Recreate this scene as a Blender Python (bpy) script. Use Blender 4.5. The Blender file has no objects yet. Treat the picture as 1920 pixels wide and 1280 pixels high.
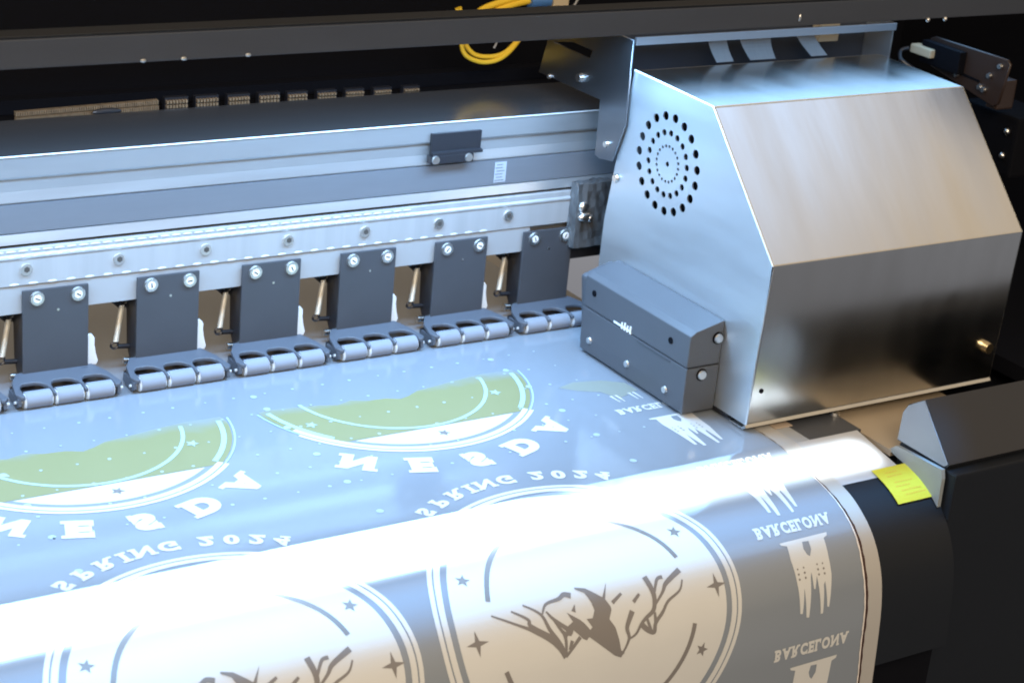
import bpy, bmesh, math, random
from mathutils import Vector, Matrix
random.seed(7)
SC = bpy.context.scene
COL = SC.collection

# ------------------------------------------------------------------ camera
cam_d = bpy.data.cameras.new('camera'); cam = bpy.data.objects.new('camera', cam_d); COL.objects.link(cam)
def cam_rot(y, p, r):
    f = Vector((math.sin(y)*math.cos(p), math.cos(y)*math.cos(p), -math.sin(p)))
    rt = Vector((math.cos(y), -math.sin(y), 0)); up = rt.cross(f)
    R = rt*math.cos(r)+up*math.sin(r); U = up*math.cos(r)-rt*math.sin(r)
    return R, U, f
R_, U_, F_ = cam_rot(0.598858, 0.382587, 0.0979397)
m = Matrix((R_, U_, -F_)).transposed().to_4x4(); m.translation = Vector((-1.06432503, -1.24352114, 0.69))
cam.matrix_world = m
cam_d.sensor_width = 36; cam_d.lens = 66.99; cam_d.clip_start = .05; cam_d.clip_end = 60
cam_d.dof.use_dof = True; cam_d.dof.focus_distance = 1.62; cam_d.dof.aperture_fstop = 11
SC.camera = cam
SC.cycles.filter_width = 1.9
SC.cycles.use_light_tree = False
SC.view_settings.view_transform = 'Standard'; SC.view_settings.look = 'None'
SC.view_settings.exposure = 0; SC.view_settings.gamma = 1
SC.view_settings.use_curve_mapping = False

# ------------------------------------------------------------------ world: a warm showroom in front and above, dark floor
W = bpy.data.worlds.new('World'); SC.world = W; W.use_nodes = True
nt = W.node_tree; N = nt.nodes; L = nt.links
bg = N['Background']; tc = N.new('ShaderNodeTexCoord'); sep = N.new('ShaderNodeSeparateXYZ')
L.new(tc.outputs['Generated'], sep.inputs[0])
mr = N.new('ShaderNodeMapRange'); mr.inputs['From Min'].default_value = -1; mr.inputs['From Max'].default_value = 1
L.new(sep.outputs['Z'], mr.inputs['Value'])
cr = N.new('ShaderNodeValToRGB'); L.new(mr.outputs['Result'], cr.inputs['Fac'])
e = cr.color_ramp.elements
e[0].position = .0; e[0].color = (.035, .035, .04, 1)
e[1].position = 1.; e[1].color = (.62, .53, .43, 1)
for p, c in ((.22, (.05, .05, .056)), (.29, (.14, .14, .155)), (.345, (.27, .27, .29)), (.50, (.10, .095, .095)), (.62, (.36, .30, .235)), (.80, (.74, .58, .40))):
    q = cr.color_ramp.elements.new(p); q.color = (*c, 1)
# cool bright spot added to the world for the hood's blue reflection
dp = N.new('ShaderNodeVectorMath'); dp.operation = 'DOT_PRODUCT'; dp.inputs[1].default_value = Vector((.605, -.262, .750)).normalized()
L.new(tc.outputs['Generated'], dp.inputs[0])
mw = N.new('ShaderNodeMapRange'); mw.interpolation_type = 'SMOOTHSTEP'; mw.inputs['From Min'].default_value = .9905; mw.inputs['From Max'].default_value = .9985
L.new(dp.outputs['Value'], mw.inputs['Value'])
mxw = N.new('ShaderNodeMix'); mxw.data_type = 'RGBA'; mxw.inputs['B'].default_value = (1.15, 1.45, 2.0, 1)
L.new(mw.outputs[0], mxw.inputs['Factor']); L.new(cr.outputs['Color'], mxw.inputs['A'])
L.new(mxw.outputs['Result'], bg.inputs['Color']); bg.inputs['Strength'].default_value = 1.0

def area(name, loc, rot, sx, sy, power, col):
    l = bpy.data.lights.new(name, 'AREA'); l.shape = 'RECTANGLE'; l.size = sx; l.size_y = sy
    l.energy = power; l.color = col
    o = bpy.data.objects.new(name, l); COL.objects.link(o); o.location = loc; o.rotation_euler = rot
    return o
TILT = math.atan(.278)
# the lamp strip of the machine, mounted under its lid behind the front rail
LX0, LX1, LY0, LY1 = -1.15, .45, .068, .145
lz = lambda y: .345-.278*y
def lamp_section(x0, x1, radiance):
    w = (LY1-LY0)/math.cos(TILT)
    return area('lamp_strip_light', ((x0+x1)/2, (LY0+LY1)/2, lz((LY0+LY1)/2)+.0005), (-TILT, 0, 0), x1-x0, w, radiance*math.pi*(x1-x0)*w, (.33, .61, 1.0))
lamp_section(-1.15, -.33, 33)
lamp_section(-.329, -.03, 44)
lamp_section(-.028, .45, 2.4)
# narrow fill light added to whiten the glare band on the platen bend
fl = area('bend_glare_fill', (-.652, -.5998, 1.5), (math.atan2(.452, 1.5), 0, 0), 1.46, .026, 1.7, (.80, .92, 1.0))
fl.data.spread = math.radians(1.3)
fl = area('blue_bend_fill', (-.605, -.200, 1.5), (0, 0, 0), 1.46, .02, .36, (.12, .48, 1.0))  # added blue fill for the film just below the glare
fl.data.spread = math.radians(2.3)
# warm fill added at the front left to brighten the hanging film
area('warm_front_fill', (-1.3, -2.3, 1.7), Vector((.95, 2.1, -1.8)).to_track_quat('-Z', 'Y').to_euler(), 1.3, 1.3, 62, (1.0, .84, .65))

# ------------------------------------------------------------------ helpers
def mat(name, col, rough=.5, metal=0., spec=.5, noise=0., nscale=40., stretch=None, bump=0., bscale=200., rvar=0., coat=0., emis=None, estr=0):
    M = bpy.data.materials.new(name); M.use_nodes = True
    t = M.node_tree; b = t.nodes['Principled BSDF']
    b.inputs['Base Color'].default_value = (*col, 1); b.inputs['Roughness'].default_value = rough
    b.inputs['Metallic'].default_value = metal; b.inputs['Specular IOR Level'].default_value = spec
    b.inputs['Coat Weight'].default_value = coat
    if emis: b.inputs['Emission Color'].default_value = (*emis, 1); b.inputs['Emission Strength'].default_value = estr
    tcn = t.nodes.new('ShaderNodeTexCoord'); mp = t.nodes.new('ShaderNodeMapping')
    t.links.new(tcn.outputs['Object'], mp.inputs[0])
    if stretch: mp.inputs['Scale'].default_value = stretch
    def noi(s, det=4):
        n = t.nodes.new('ShaderNodeTexNoise'); n.inputs['Scale'].default_value = s; n.inputs['Detail'].default_value = det
        t.links.new(mp.outputs[0], n.inputs['Vector']); return n
    if noise:
        n = noi(nscale); r = t.nodes.new('ShaderNodeMapRange')
        r.inputs['To Min'].default_value = 1-noise; r.inputs['To Max'].default_value = 1+noise
        t.links.new(n.outputs['Fac'], r.inputs['Value'])
        mx = t.nodes.new('ShaderNodeVectorMath'); mx.operation = 'SCALE'; mx.inputs[0].default_value = col
        t.links.new(r.outputs[0], mx.inputs['Scale']); t.links.new(mx.outputs[0], b.inputs['Base Color'])
    if rvar:
        n = noi(nscale*.6); r = t.nodes.new('ShaderNodeMapRange')
        r.inputs['From Min'].default_value = .3; r.inputs['From Max'].default_value = .7
        r.inputs['To Min'].default_value = max(.02, rough-rvar); r.inputs['To Max'].default_value = rough+rvar
        t.links.new(n.outputs['Fac'], r.inputs['Value']); t.links.new(r.outputs[0], b.inputs['Roughness'])
    if bump:
        n = noi(bscale, 6); bp = t.nodes.new('ShaderNodeBump'); bp.inputs['Strength'].default_value = bump; bp.inputs['Distance'].default_value = .001
        t.links.new(n.outputs['Fac'], bp.inputs['Height']); t.links.new(bp.outputs[0], b.inputs['Normal'])
    return M

def link(name, me, m, parent=None):
    me.name = name
    o = bpy.data.objects.new(name, me); COL.objects.link(o)
    if m is not None and not me.materials: me.materials.append(m)
    if parent is not None: o.parent = parent
    return o
def tag(o, label=None, cat=None, group=None, kind=None):
    if label: o['label'] = label
    if cat: o['category'] = cat
    if group: o['group'] = group
    if kind: o['kind'] = kind
    return o
def empty(name, loc=(0, 0, 0)):
    o = bpy.data.objects.new(name, None); COL.objects.link(o); o.location = loc; o.empty_display_size = .02; return o
def children(o): return [c for c in bpy.data.objects if c.parent == o]
def copy_tree(o, parent=None):
    c = o.copy(); COL.objects.link(c); c.parent = parent
    for k in children(o): copy_tree(k, c)
    return c

class MB:
    def __init__(s): s.b = bmesh.new()
    def box(s, x0, x1, y0, y1, z0, z1, bev=0., mtx=None):
        r = bmesh.ops.create_cube(s.b, size=1); vs = r['verts']
        bmesh.ops.scale(s.b, verts=vs, vec=(x1-x0, y1-y0, z1-z0)); bmesh.ops.translate(s.b, verts=vs, vec=((x0+x1)/2, (y0+y1)/2, (z0+z1)/2))
        if bev:
            es = list({e for v in vs for e in v.link_edges})
            rr = bmesh.ops.bevel(s.b, geom=es, offset=bev, segments=2, affect='EDGES', profile=.6)
            vs = [v for v in rr['verts']]
        if mtx is not None: bmesh.ops.transform(s.b, matrix=mtx, verts=vs)
        return s
    def prism(s, pts, a0, a1, axis='X', bev=0.):
        # pts: polygon in the plane across axis: X -> (y,z), Y -> (x,z), Z -> (x,y)
        f = {'X': lambda a, p: (a, p[0], p[1]), 'Y': lambda a, p: (p[0], a, p[1]), 'Z': lambda a, p: (p[0], p[1], a)}[axis]
        v0 = [s.b.verts.new(f(a0, p)) for p in pts]; v1 = [s.b.verts.new(f(a1, p)) for p in pts]
        n = len(pts); fs = [s.b.faces.new(v0), s.b.faces.new(v1[::-1])]
        for i in range(n): fs.append(s.b.faces.new((v0[i], v1[i], v1[(i+1) % n], v0[(i+1) % n])))
        bmesh.ops.recalc_face_normals(s.b, faces=fs)
        if bev:
            es = list({e for q in fs for e in q.edges})
            bmesh.ops.bevel(s.b, geom=es, offset=bev, segments=2, affect='EDGES', profile=.6)
        return s
    def cyl(s, p, q, r, r2=None, seg=20, cap=True):
        p = Vector(p); q = Vector(q); d = q-p
        rr = bmesh.ops.create_cone(s.b, cap_ends=cap, segments=seg, radius1=r, radius2=r if r2 is None else r2, depth=d.length)
        M = Matrix.Translation((p+q)/2) @ d.to_track_quat('Z', 'Y').to_matrix().to_4x4()
        bmesh.ops.transform(s.b, matrix=M, verts=rr['verts']); return s
    def sph(s, c, r, sc=(1, 1, 1)):
        rr = bmesh.ops.create_uvsphere(s.b, u_segments=14, v_segments=8, radius=r)
        bmesh.ops.scale(s.b, verts=rr['verts'], vec=sc); bmesh.ops.translate(s.b, verts=rr['verts'], vec=c); return s
    def tube(s, pts, r, seg=10, close=False):
        pts = [Vector(p) for p in pts]; n = len(pts); rings = []
        for i, p in enumerate(pts):
            t = ((pts[(i+1) % n] if close else pts[min(i+1, n-1)])-(pts[i-1] if close else pts[max(i-1, 0)])).normalized()
            up = Vector((0, 0, 1)) if abs(t.z) < .95 else Vector((0, 1, 0))
            a = t.cross(up).normalized(); b2 = t.cross(a)
            rad = r(i/(n-1)) if callable(r) else r
            rings.append([s.b.verts.new(p+(a*math.cos(k*2*math.pi/seg)+b2*math.sin(k*2*math.pi/seg))*rad) for k in range(seg)])
        for i in range(n if close else n-1):
            A = rings[i]; B = rings[(i+1) % n]
            for k in range(seg): s.b.faces.new((A[k], A[(k+1) % seg], B[(k+1) % seg], B[k]))
        if not close: s.b.faces.new(rings[0][::-1]); s.b.faces.new(rings[-1])
        return s
    def build(s, name, m, parent=None, smooth=False):
        bmesh.ops.recalc_face_normals(s.b, faces=s.b.faces)
        me = bpy.data.meshes.new(name); s.b.to_mesh(me); s.b.free()
        if smooth:
            for p in me.polygons: p.use_smooth = True
            me.set_sharp_from_angle(angle=math.radians(35))
        return link(name, me, m, parent)

def smoothpath(pts, n=8, close=False):
    P = [Vector(p) for p in pts]; out = []; k = len(P)
    rng = k if close else k-1
    for i in range(rng):
        a = P[i-1] if (close or i) else P[0]; b = P[i]; c = P[(i+1) % k]; d = P[(i+2) % k] if close else P[min(i+2, k-1)]
        for j in range(n):
            t = j/n; out.append(.5*((2*b)+(-a+c)*t+(2*a-5*b+4*c-d)*t*t+(-a+3*b-3*c+d)*t**3))
    if not close: out.append(P[-1])
    return out

def curve_mesh(loops, thick=0., bev=0.):
    """flat polygon with holes, as a mesh in the xy plane"""
    cu = bpy.data.curves.new('tmp', 'CURVE'); cu.dimensions = '2D'; cu.fill_mode = 'BOTH'
    cu.extrude = max(thick/2-bev, 0); cu.bevel_depth = bev; cu.bevel_resolution = 1
    if bev: cu.offset = -bev
    for lp in loops:
        sp = cu.splines.new('POLY'); sp.points.add(len(lp)-1); sp.use_cyclic_u = True
        for i, p in enumerate(lp): sp.points[i].co = (p[0], p[1], 0, 1)
    ob = bpy.data.objects.new('tmp', cu); COL.objects.link(ob); bpy.context.view_layer.update()
    dg = bpy.context.evaluated_depsgraph_get(); me = bpy.data.meshes.new_from_object(ob.evaluated_get(dg))
    bpy.data.objects.remove(ob); bpy.data.curves.remove(cu); me.materials.clear()
    return me
_gl = {}
def glyph(ch, bold):
    k = (ch, bold)
    if k not in _gl:
        cu = bpy.data.curves.new('tmp', 'FONT'); cu.body = ch; cu.size = 1; cu.offset = bold; cu.resolution_u = 5
        ob = bpy.data.objects.new('tmp', cu); COL.objects.link(ob); bpy.context.view_layer.update()
        dg = bpy.context.evaluated_depsgraph_get(); me = bpy.data.meshes.new_from_object(ob.evaluated_get(dg))
        v = [(p.co.x, p.co.y) for p in me.vertices]; f = [tuple(q.vertices) for q in me.polygons]
        bpy.data.objects.remove(ob); bpy.data.curves.remove(cu); bpy.data.meshes.remove(me)
        x0 = min(a for a, b in v); x1 = max(a for a, b in v); y0 = min(b for a, b in v); y1 = max(b for a, b in v)
        v = [((a-(x0+x1)/2)/(y1-y0), (b-y0)/(y1-y0)) for a, b in v]
        _gl[k] = (v, f, (x1-x0)/(y1-y0))
    return _gl[k]

# ------------------------------------------------------------------ the bend of the platen: arc length s <-> (y, z)
PTS = [(.62, 0), (-.115, 0), (-.14, -.00455), (-.163, -.0088), (-.180, -.0123), (-.196, -.0175), (-.211, -.0260), (-.224, -.0365), (-.2345, -.0500), (-.2430, -.067), (-.2480, -.085), (-.2510, -.105), (-.2528, -.127), (-.2550, -.165), (-.2570, -.210), (-.2585, -.26), (-.259, -.36)]
PR = []
for i in range(len(PTS)-1):
    a = Vector(PTS[max(i-1, 0)]); b = Vector(PTS[i]); c = Vector(PTS[i+1]); d = Vector(PTS[min(i+2, len(PTS)-1)])
    if i == 0: PR.append(b); continue
    if i == 1: a = b+(b-c)*.6
    for k in range(12):
        t = k/12; PR.append(.5*((2*b)+(-a+c)*t+(2*a-5*b+4*c-d)*t*t+(-a+3*b-3*c+d)*t**3))
PR.append(Vector(PTS[-1]))
SS = [-.62]
for i in range(1, len(PR)): SS.append(SS[-1]+(PR[i]-PR[i-1]).length)
import bisect
def at(s, h=0.):
    """(y, z) on the bend at arc length s, raised by h, and the normal"""
    i = min(max(bisect.bisect_right(SS, s)-1, 0), len(SS)-2)
    t = (s-SS[i])/(SS[i+1]-SS[i]); p = PR[i].lerp(PR[i+1], t)
    def tang(j):
        j0 = max(j-1, 1); j1 = min(j+1, len(PR)-1)
        return (PR[j1]-PR[j0]).normalized() if j > 1 else (Vector((-1, 0)) if j == 0 else (PR[2]-PR[1]).normalized())
    if i == 0: tg = Vector((-1, 0))
    else: tg = tang(i).lerp(tang(i+1), t).normalized()
    n = Vector((tg.y, -tg.x))  # pointing outward/up
    if n.y < 0 and n.x > 0: n = -n
    q = p+n*h
    return q.x, q.y, n
SMAX = SS[-1]
def drape(name, x0, x1, s0, s1, h, m, parent=None, thick=.0002, xe=None, nx=2):
    """sheet following the bend; xe(s) optional right edge"""
    b = bmesh.new(); ss = [s0]+[s for s in SS if s0 < s < s1]+[s1]
    if s0 < .114: ss += [.1145]
    ss = sorted(set(ss))
    rows = []
    for s in ss:
        y, z, n = at(s, h); xr = x1 if xe is None else xe(s)
        rows.append([b.verts.new((x0+(xr-x0)*k/(nx-1), y, z)) for k in range(nx)])
    for i in range(len(rows)-1):
        for k in range(nx-1): b.faces.new((rows[i][k], rows[i+1][k], rows[i+1][k+1], rows[i][k+1]))
    if thick:
        bot = []
        for s in ss:
            y, z, n = at(s, h-thick); xr = x1 if xe is None else xe(s)
            bot.append([b.verts.new((x0+(xr-x0)*k/(nx-1), y, z)) for k in range(nx)])
        for i in range(len(rows)-1):
            b.faces.new((rows[i][-1], rows[i+1][-1], bot[i+1][-1], bot[i][-1]))
            b.faces.new((rows[i][0], bot[i][0], bot[i+1][0], rows[i+1][0]))
    me = bpy.data.meshes.new(name); b.normal_update(); b.to_mesh(me); b.free()
    for p in me.polygons: p.use_smooth = True
    me.set_sharp_from_angle(angle=math.radians(4.5) if False else math.radians(30))
    return link(name, me, m, parent)

class Ink:
    """flat shapes given in (x, s), laid on the film"""
    def __init__(s, h): s.b = bmesh.new(); s.h = h; s.k = 0
    def add(s, verts, faces):
        s.k += 1; lift = s.h-.00010+(s.k % 8)*.000018
        lay = s.b.verts.layers.float.get('h') or s.b.verts.layers.float.new('h')
        vs = []
        for p in verts:
            v = s.b.verts.new((p[0], p[1], 0)); v[lay] = lift; vs.append(v)
        for f in faces:
            try: s.b.faces.new([vs[i] for i in f])
            except ValueError: pass
    def poly(s, loops, cx=0, cs=0):
        me = curve_mesh([[(p[0]+cx, p[1]+cs) for p in lp] for lp in loops])
        s.add([(v.co.x, v.co.y) for v in me.vertices], [tuple(f.vertices) for f in me.polygons]); bpy.data.meshes.remove(me)
    def ring(s, cx, cs, r0, r1, a0=0, a1=360, n=96):
        # angle measured from +s towards +x
        k = max(2, int(n*(a1-a0)/360)); v = []; f = []
        for i in range(k+1):
            a = math.radians(a0+(a1-a0)*i/k)
            for r in (r0, r1): v.append((cx+r*math.sin(a), cs+r*math.cos(a)))
        for i in range(k): f.append((2*i, 2*i+1, 2*i+3, 2*i+2))
        s.add(v, f)
    def stroke(s, pts, w0, w1, cx=0, cs=0):
        P = smoothpath([(p[0]+cx, p[1]+cs, 0) for p in pts], 5); n = len(P); v = []; f = []
        for i, p in enumerate(P):
            t = (P[min(i+1, n-1)]-P[max(i-1, 0)]).normalized(); q = Vector((-t.y, t.x, 0)); w = (w0+(w1-w0)*i/(n-1))/2
            v += [(p+q*w)[:2], (p-q*w)[:2]]
        for i in range(n-1): f.append((2*i, 2*i+1, 2*i+3, 2*i+2))
        s.add(v, f)
    def letter(s, ch, cx, cs, ang, h, bold=.05, wide=1.1, inward=False):
        """slab-serif letter. ang: from +s towards +x; letter top points along that direction"""
        v, f, wd = glyph(ch, bold)
        a = math.radians(ang); u = (math.cos(a), -math.sin(a)); w = (math.sin(a), math.cos(a))
        T = lambda p: (cx+u[0]*p[0]*h*wide+w[0]*(p[1]-.5)*h, cs+u[1]*p[0]*h*wide+w[1]*(p[1]-.5)*h)
        s.add([T(p) for p in v], f)
        x = wd/2; t = .17; o = .10
        ser = {'N': [(-x-o, -x+.27, 0, t), (-x-o, -x+.2, 1-t, 1), (x-.27, x+o, 1-t, 1)], 'E': [(-x-o, -x+.1, 0, t), (-x-o, -x+.1, 1-t, 1), (x-.09, x+.03, .0, .34), (x-.09, x+.03, .66, 1)],
               'D': [(-x-o, -x+.1, 0, t), (-x-o, -x+.1, 1-t, 1)], 'A': [(-x-.05, -x+.33, 0, t), (x-.33, x+.05, 0, t)], 'P': [(-x-o, -x+.3, 0, t), (-x-o, -x+.1, 1-t, 1)],
               'R': [(-x-o, -x+.3, 0, t), (-x-o, -x+.1, 1-t, 1), (x-.2, x+.08, 0, t)], 'I': [(-x-.13, x+.13, 0, t), (-x-.13, x+.13, 1-t, 1)], 'B': [(-x-o, -x+.1, 0, t), (-x-o, -x+.1, 1-t, 1)],
               'L': [(-x-o, -x+.1, 0, t), (-x-o, -x+.3, 1-t, 1), (x-.1, x+.04, 0, .38)], 'S': [(x-.12, x+.02, .68, 1), (-x-.02, -x+.12, 0, .32)], 'C': [(x-.11, x+.02, .62, 1)], 'G': [(x-.11, x+.02, .66, 1)],
               '2': [(x-.12, x+.02, 0, .32)], '4': [(x-.45, x, 0, t)]}.get(ch, [])
        for x0, x1, y0, y1 in ser:
            s.add([T(p) for p in ((x0, y0), (x1, y0), (x1, y1), (x0, y1))], [(0, 1, 2, 3)])
        return wd
    def star(s, x, y, r, n, inner, rot=0):
        pts = []
        for i in range(2*n):
            a = math.radians(rot)+i*math.pi/n; rr = r if i % 2 == 0 else r*inner
            pts.append((x+rr*math.sin(a), y+rr*math.cos(a)))
        s.poly([pts])
    def dot(s, x, y, r, n=10):
        s.add([(x+r*math.cos(i*2*math.pi/n), y+r*math.sin(i*2*math.pi/n)) for i in range(n)], [tuple(range(n))])
    def build(s, name, m, parent):
        b = s.b; lay = b.verts.layers.float['h']
        smin = min(v.co.y for v in b.verts); smax = max(v.co.y for v in b.verts); sv = .115
        while sv < smax:
            if sv > smin:
                bmesh.ops.bisect_plane(b, geom=b.verts[:]+b.edges[:]+b.faces[:], plane_co=(0, sv, 0), plane_no=(0, 1, 0), dist=1e-6)
            sv += .0035
        lay = b.verts.layers.float['h']
        for v in b.verts:
            y, z, n = at(v.co.y, v[lay]); v.co = (v.co.x, y, z)
        b.normal_update()
        for f in b.faces:
            c = f.calc_center_median()
            if f.normal.z < 0 and c.z > -.05 or (c.z <= -.05 and f.normal.y > 0): f.normal_flip()
        me = bpy.data.meshes.new(name); b.to_mesh(me); b.free()
        for p in me.polygons: p.use_smooth = True
        return link(name, me, m, parent)

# ------------------------------------------------------------------ materials
M_film = mat('film_gloss', (.215, .242, .275), .11, 0, .85, noise=.03, nscale=6, rvar=.02, bump=.25, bscale=5)
M_filmedge = mat('film_clear_margin', (.40, .38, .35), .3, 0, .5)
M_ink = mat('white_ink', (.57, .57, .55), .16, 0, .30, noise=.02, nscale=40)
M_dot = mat('vacuum_mark', (.34, .42, .46), .3)
M_dark_ink = mat('unprinted_gap', (.19, .175, .165), .35)
M_edge = mat('film_cut_edge', (.045, .018, .012), .5, noise=.4, nscale=150)
M_edge_hi = mat('film_edge_highlight', (.72, .66, .6), .35)  # pale colour standing in for the highlight beside the film edge
M_steel = mat('brushed_stainless_steel', (.66, .66, .64), .21, 1, .5, noise=.07, nscale=8, stretch=(5, 1, 1), rvar=.05, bump=.06, bscale=9)
M_steel_side = mat('brushed_steel_side', (.66, .69, .71), .38, .88, .5, noise=.05, nscale=10, stretch=(1, 1, 5), rvar=.06)
M_alu = mat('anodised_aluminium', (.45, .46, .47), .36, .7, .5, noise=.04, nscale=10, stretch=(1, 8, 20), rvar=.05)
M_alu_matte = mat('matte_aluminium', (.40, .41, .42), .5, .3, .5, noise=.03, nscale=16)
M_sheet = mat('white_coated_sheet', (.45, .46, .48), .12, 0, .9)
M_edge_glint = mat('edge_glint_metal', (.75, .78, .80), .45, .4)  # pale metal with edge highlights put into its colour
M_slot = mat('dark_slot', (.17, .18, .20), .45, .3, .5, noise=.05, nscale=20, stretch=(1, 8, 8))
M_topgloss = mat('polished_beam_top', (.33, .33, .34), .2, .85, .5, noise=.05, nscale=8, stretch=(1, 10, 1), rvar=.04)
M_plate = mat('charcoal_coated_metal', (.055, .058, .066), .42, 0, .5, noise=.1, nscale=30, bump=.05, bscale=600)
M_box = mat('dark_grey_plastic', (.075, .08, .09), .45, 0, .5, noise=.06, nscale=25, bump=.04, bscale=700)
M_black = mat('black_powder_coat', (.008, .010, .014), .55, 0, .3, noise=.1, nscale=15, bump=.06, bscale=900)
M_cover = mat('dark_grey_cover', (.020, .021, .025), .4, 0, .5, noise=.1, nscale=15, bump=.08, bscale=900)
M_rail = mat('grey_black_rail', (.045, .052, .068), .5, 0, .35, noise=.1, nscale=10, stretch=(1, 6, 6))
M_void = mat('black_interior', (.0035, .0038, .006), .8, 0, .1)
M_blackplastic = mat('black_plastic', (.018, .018, .022), .35, 0, .5)
M_screw = mat('zinc_screw', (.78, .76, .72), .28, 1, .5)
M_spring = mat('cream_spring_wire', (.72, .68, .58), .4, .2)
M_screwdark = mat('screw_socket', (.10, .09, .08), .5, .5)
M_white = mat('white_plastic', (.78, .79, .78), .4)
M_bracket = mat('blue_grey_plastic', (.085, .095, .115), .45, noise=.06, nscale=60, bump=.05, bscale=700)
M_roller = mat('grey_rubber_roller', (.24, .26, .30), .9, 0, .08, noise=.03, nscale=40)
M_rollerend = mat('roller_end', (.62, .66, .68), .4)
M_yellow = mat('yellow_label', (.56, .49, .03), .5, noise=.03, nscale=40)
M_orange = mat('faded_orange_print', (.60, .36, .03), .6)
M_ycable = mat('yellow_cable_skin', (.80, .52, .03), .4)
M_blue = mat('blue_connector_plastic', (.06, .17, .42), .4)
M_tan = mat('tan_connector_plastic', (.55, .45, .30), .5)
M_ribbon = mat('ribbon_cable_grey', (.34, .34, .34), .5, noise=.15, nscale=260, stretch=(4, .2, .2))
M_chain = mat('cable_bundle_brown', (.24, .17, .10), .6, noise=.6, nscale=240)
M_grease = mat('crumpled_foil_tape', (.14, .145, .15), .42, .5, .5, noise=.5, nscale=90, bump=.4, bscale=90)
M_amber = mat('smoked_amber_plastic', (.035, .022, .017), .3, 0, .5, noise=.1, nscale=20)
M_tape = mat('beige_tape', (.42, .33, .25), .5)
M_beige = mat('warm_aluminium_sheet', (.52, .42, .30), .4, .4)

# ink for the part of the print that has only its yellow layer so far; it thins out towards the back
def yellow_ink():
    M = bpy.data.materials.new('yellow_green_ink'); M.use_nodes = True; t = M.node_tree; b = t.nodes['Principled BSDF']
    b.inputs['Roughness'].default_value = .35
    tcn = t.nodes.new('ShaderNodeTexCoord'); sp = t.nodes.new('ShaderNodeSeparateXYZ'); t.links.new(tcn.outputs['Object'], sp.inputs[0])
    n = t.nodes.new('ShaderNodeTexNoise'); n.inputs['Scale'].default_value = 30; t.links.new(tcn.outputs['Object'], n.inputs['Vector'])
    ad = t.nodes.new('ShaderNodeMath'); ad.operation = 'MULTIPLY_ADD'; ad.inputs[1].default_value = .03; t.links.new(n.outputs['Fac'], ad.inputs[0]); t.links.new(sp.outputs['Y'], ad.inputs[2])
    r = t.nodes.new('ShaderNodeMapRange'); r.inputs['From Min'].default_value = .108; r.inputs['From Max'].default_value = .133
    t.links.new(ad.outputs[0], r.inputs['Value'])
    mx = t.nodes.new('ShaderNodeMix'); mx.data_type = 'RGBA'; mx.inputs['A'].default_value = (.225, .225, .105, 1); mx.inputs['B'].default_value = (.215, .245, .265, 1)
    t.links.new(r.outputs[0], mx.inputs['Factor']); t.links.new(mx.outputs['Result'], b.inputs['Base Color'])
    return M
M_yink = yellow_ink()

# ------------------------------------------------------------------ lid rail and lamp
lid = empty('lid_rail'); tag(lid, 'dark grey lid rail running across the top of the printer', 'rail')
MB().box(-1.3, 1.3, .014, .028, .3410, .3620, .0012).build('rail_body', M_rail, lid)
MB().box(-1.3, 1.3, .0145, .034, .3622, .3640, .0008).build('rubber_seal', M_black, lid)
for x in (-.548, -.517, -.466):
    MB().sph((x, .0135, .3425), .0022, (1, .5, .6)).build('rivet', M_screw, lid)
MB().sph((.066, .0135, .3485), .0024, (.6, .5, 1.5)).build('rivet', M_screw, lid)
for x in (.223, .245): MB().sph((x, .0135, .3405), .0022).build('rivet', M_screw, lid)
lamp = MB().prism([(LY0, lz(LY0)+.001), (LY1, lz(LY1)+.001), (LY1, lz(LY1)+.012), (LY0, lz(LY0)+.014)], LX0, LX1, 'X').build('lamp_strip', M_black)
tag(lamp, 'slim black lamp strip housing hidden behind the lid rail', 'lamp')

# ------------------------------------------------------------------ platen, front sheet, apron, machine body
pl = empty('print_platen'); tag(pl, 'aluminium print platen under the film, with a bright bent front sheet', 'platen')
MB().box(-1.3, .036, -.1145, .60, -.012, -.0007).build('table_top', M_alu_matte, pl)
MB().box(.0362, .098, -.114, .25, -.012, -.0012).build('dark_table_end', M_plate, pl)
drape('front_sheet', -1.3, .0925, .115, .1805, -.0007, M_sheet, pl, .0012)
sc = MB(); sc.cyl((.101-.0045, -.0795, -.001), (.101-.0045, -.0795, .0018), .0052, .0045); sc.build('screw', M_screw, pl)
ap = empty('front_apron'); tag(ap, 'black curved metal apron below the platen at the right', 'apron')
drape('curved_cover', -1.3, .1045, .1805, .3535, -.0007, M_black, ap, .003)
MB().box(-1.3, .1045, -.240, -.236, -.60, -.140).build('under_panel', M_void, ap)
# grey end plate following the bend
ec = MB()
prof = []
for k in range(9):
    s = .150+(.224-.150)*k/8; y, z, n = at(s, .0006); prof.append((y, z))
prof += [(-.2175, -.004), (-.2152, .0042), (-.1587, .0020)]
ec.prism(prof, .0995, .1035, 'X').build('end_plate', mat('grey_end_plate', (.26, .28, .28), .5), ap)
body = empty('end_cabinet'); tag(body, 'black cabinet at the right end of the printer with sloped top cover', 'cabinet')
MB().prism([(-.178, .0543), (-.1595, .042), (-.1545, .033), (-.1536, .0047), (-.2151, .0044), (-.218, .0088)], .105, 1.3, 'X').build('sloped_cover', M_cover, body)
MB().box(.1052, 1.3, -.228, -.1560, -.62, .0035, .002).build('cabinet_body', M_black, body)
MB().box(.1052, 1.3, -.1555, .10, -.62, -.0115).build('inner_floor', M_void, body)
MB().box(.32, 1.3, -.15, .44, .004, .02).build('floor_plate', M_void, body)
MB().box(.60, .615, -.12, .44, .02, .6).build('side_wall', M_void, body)
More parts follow.
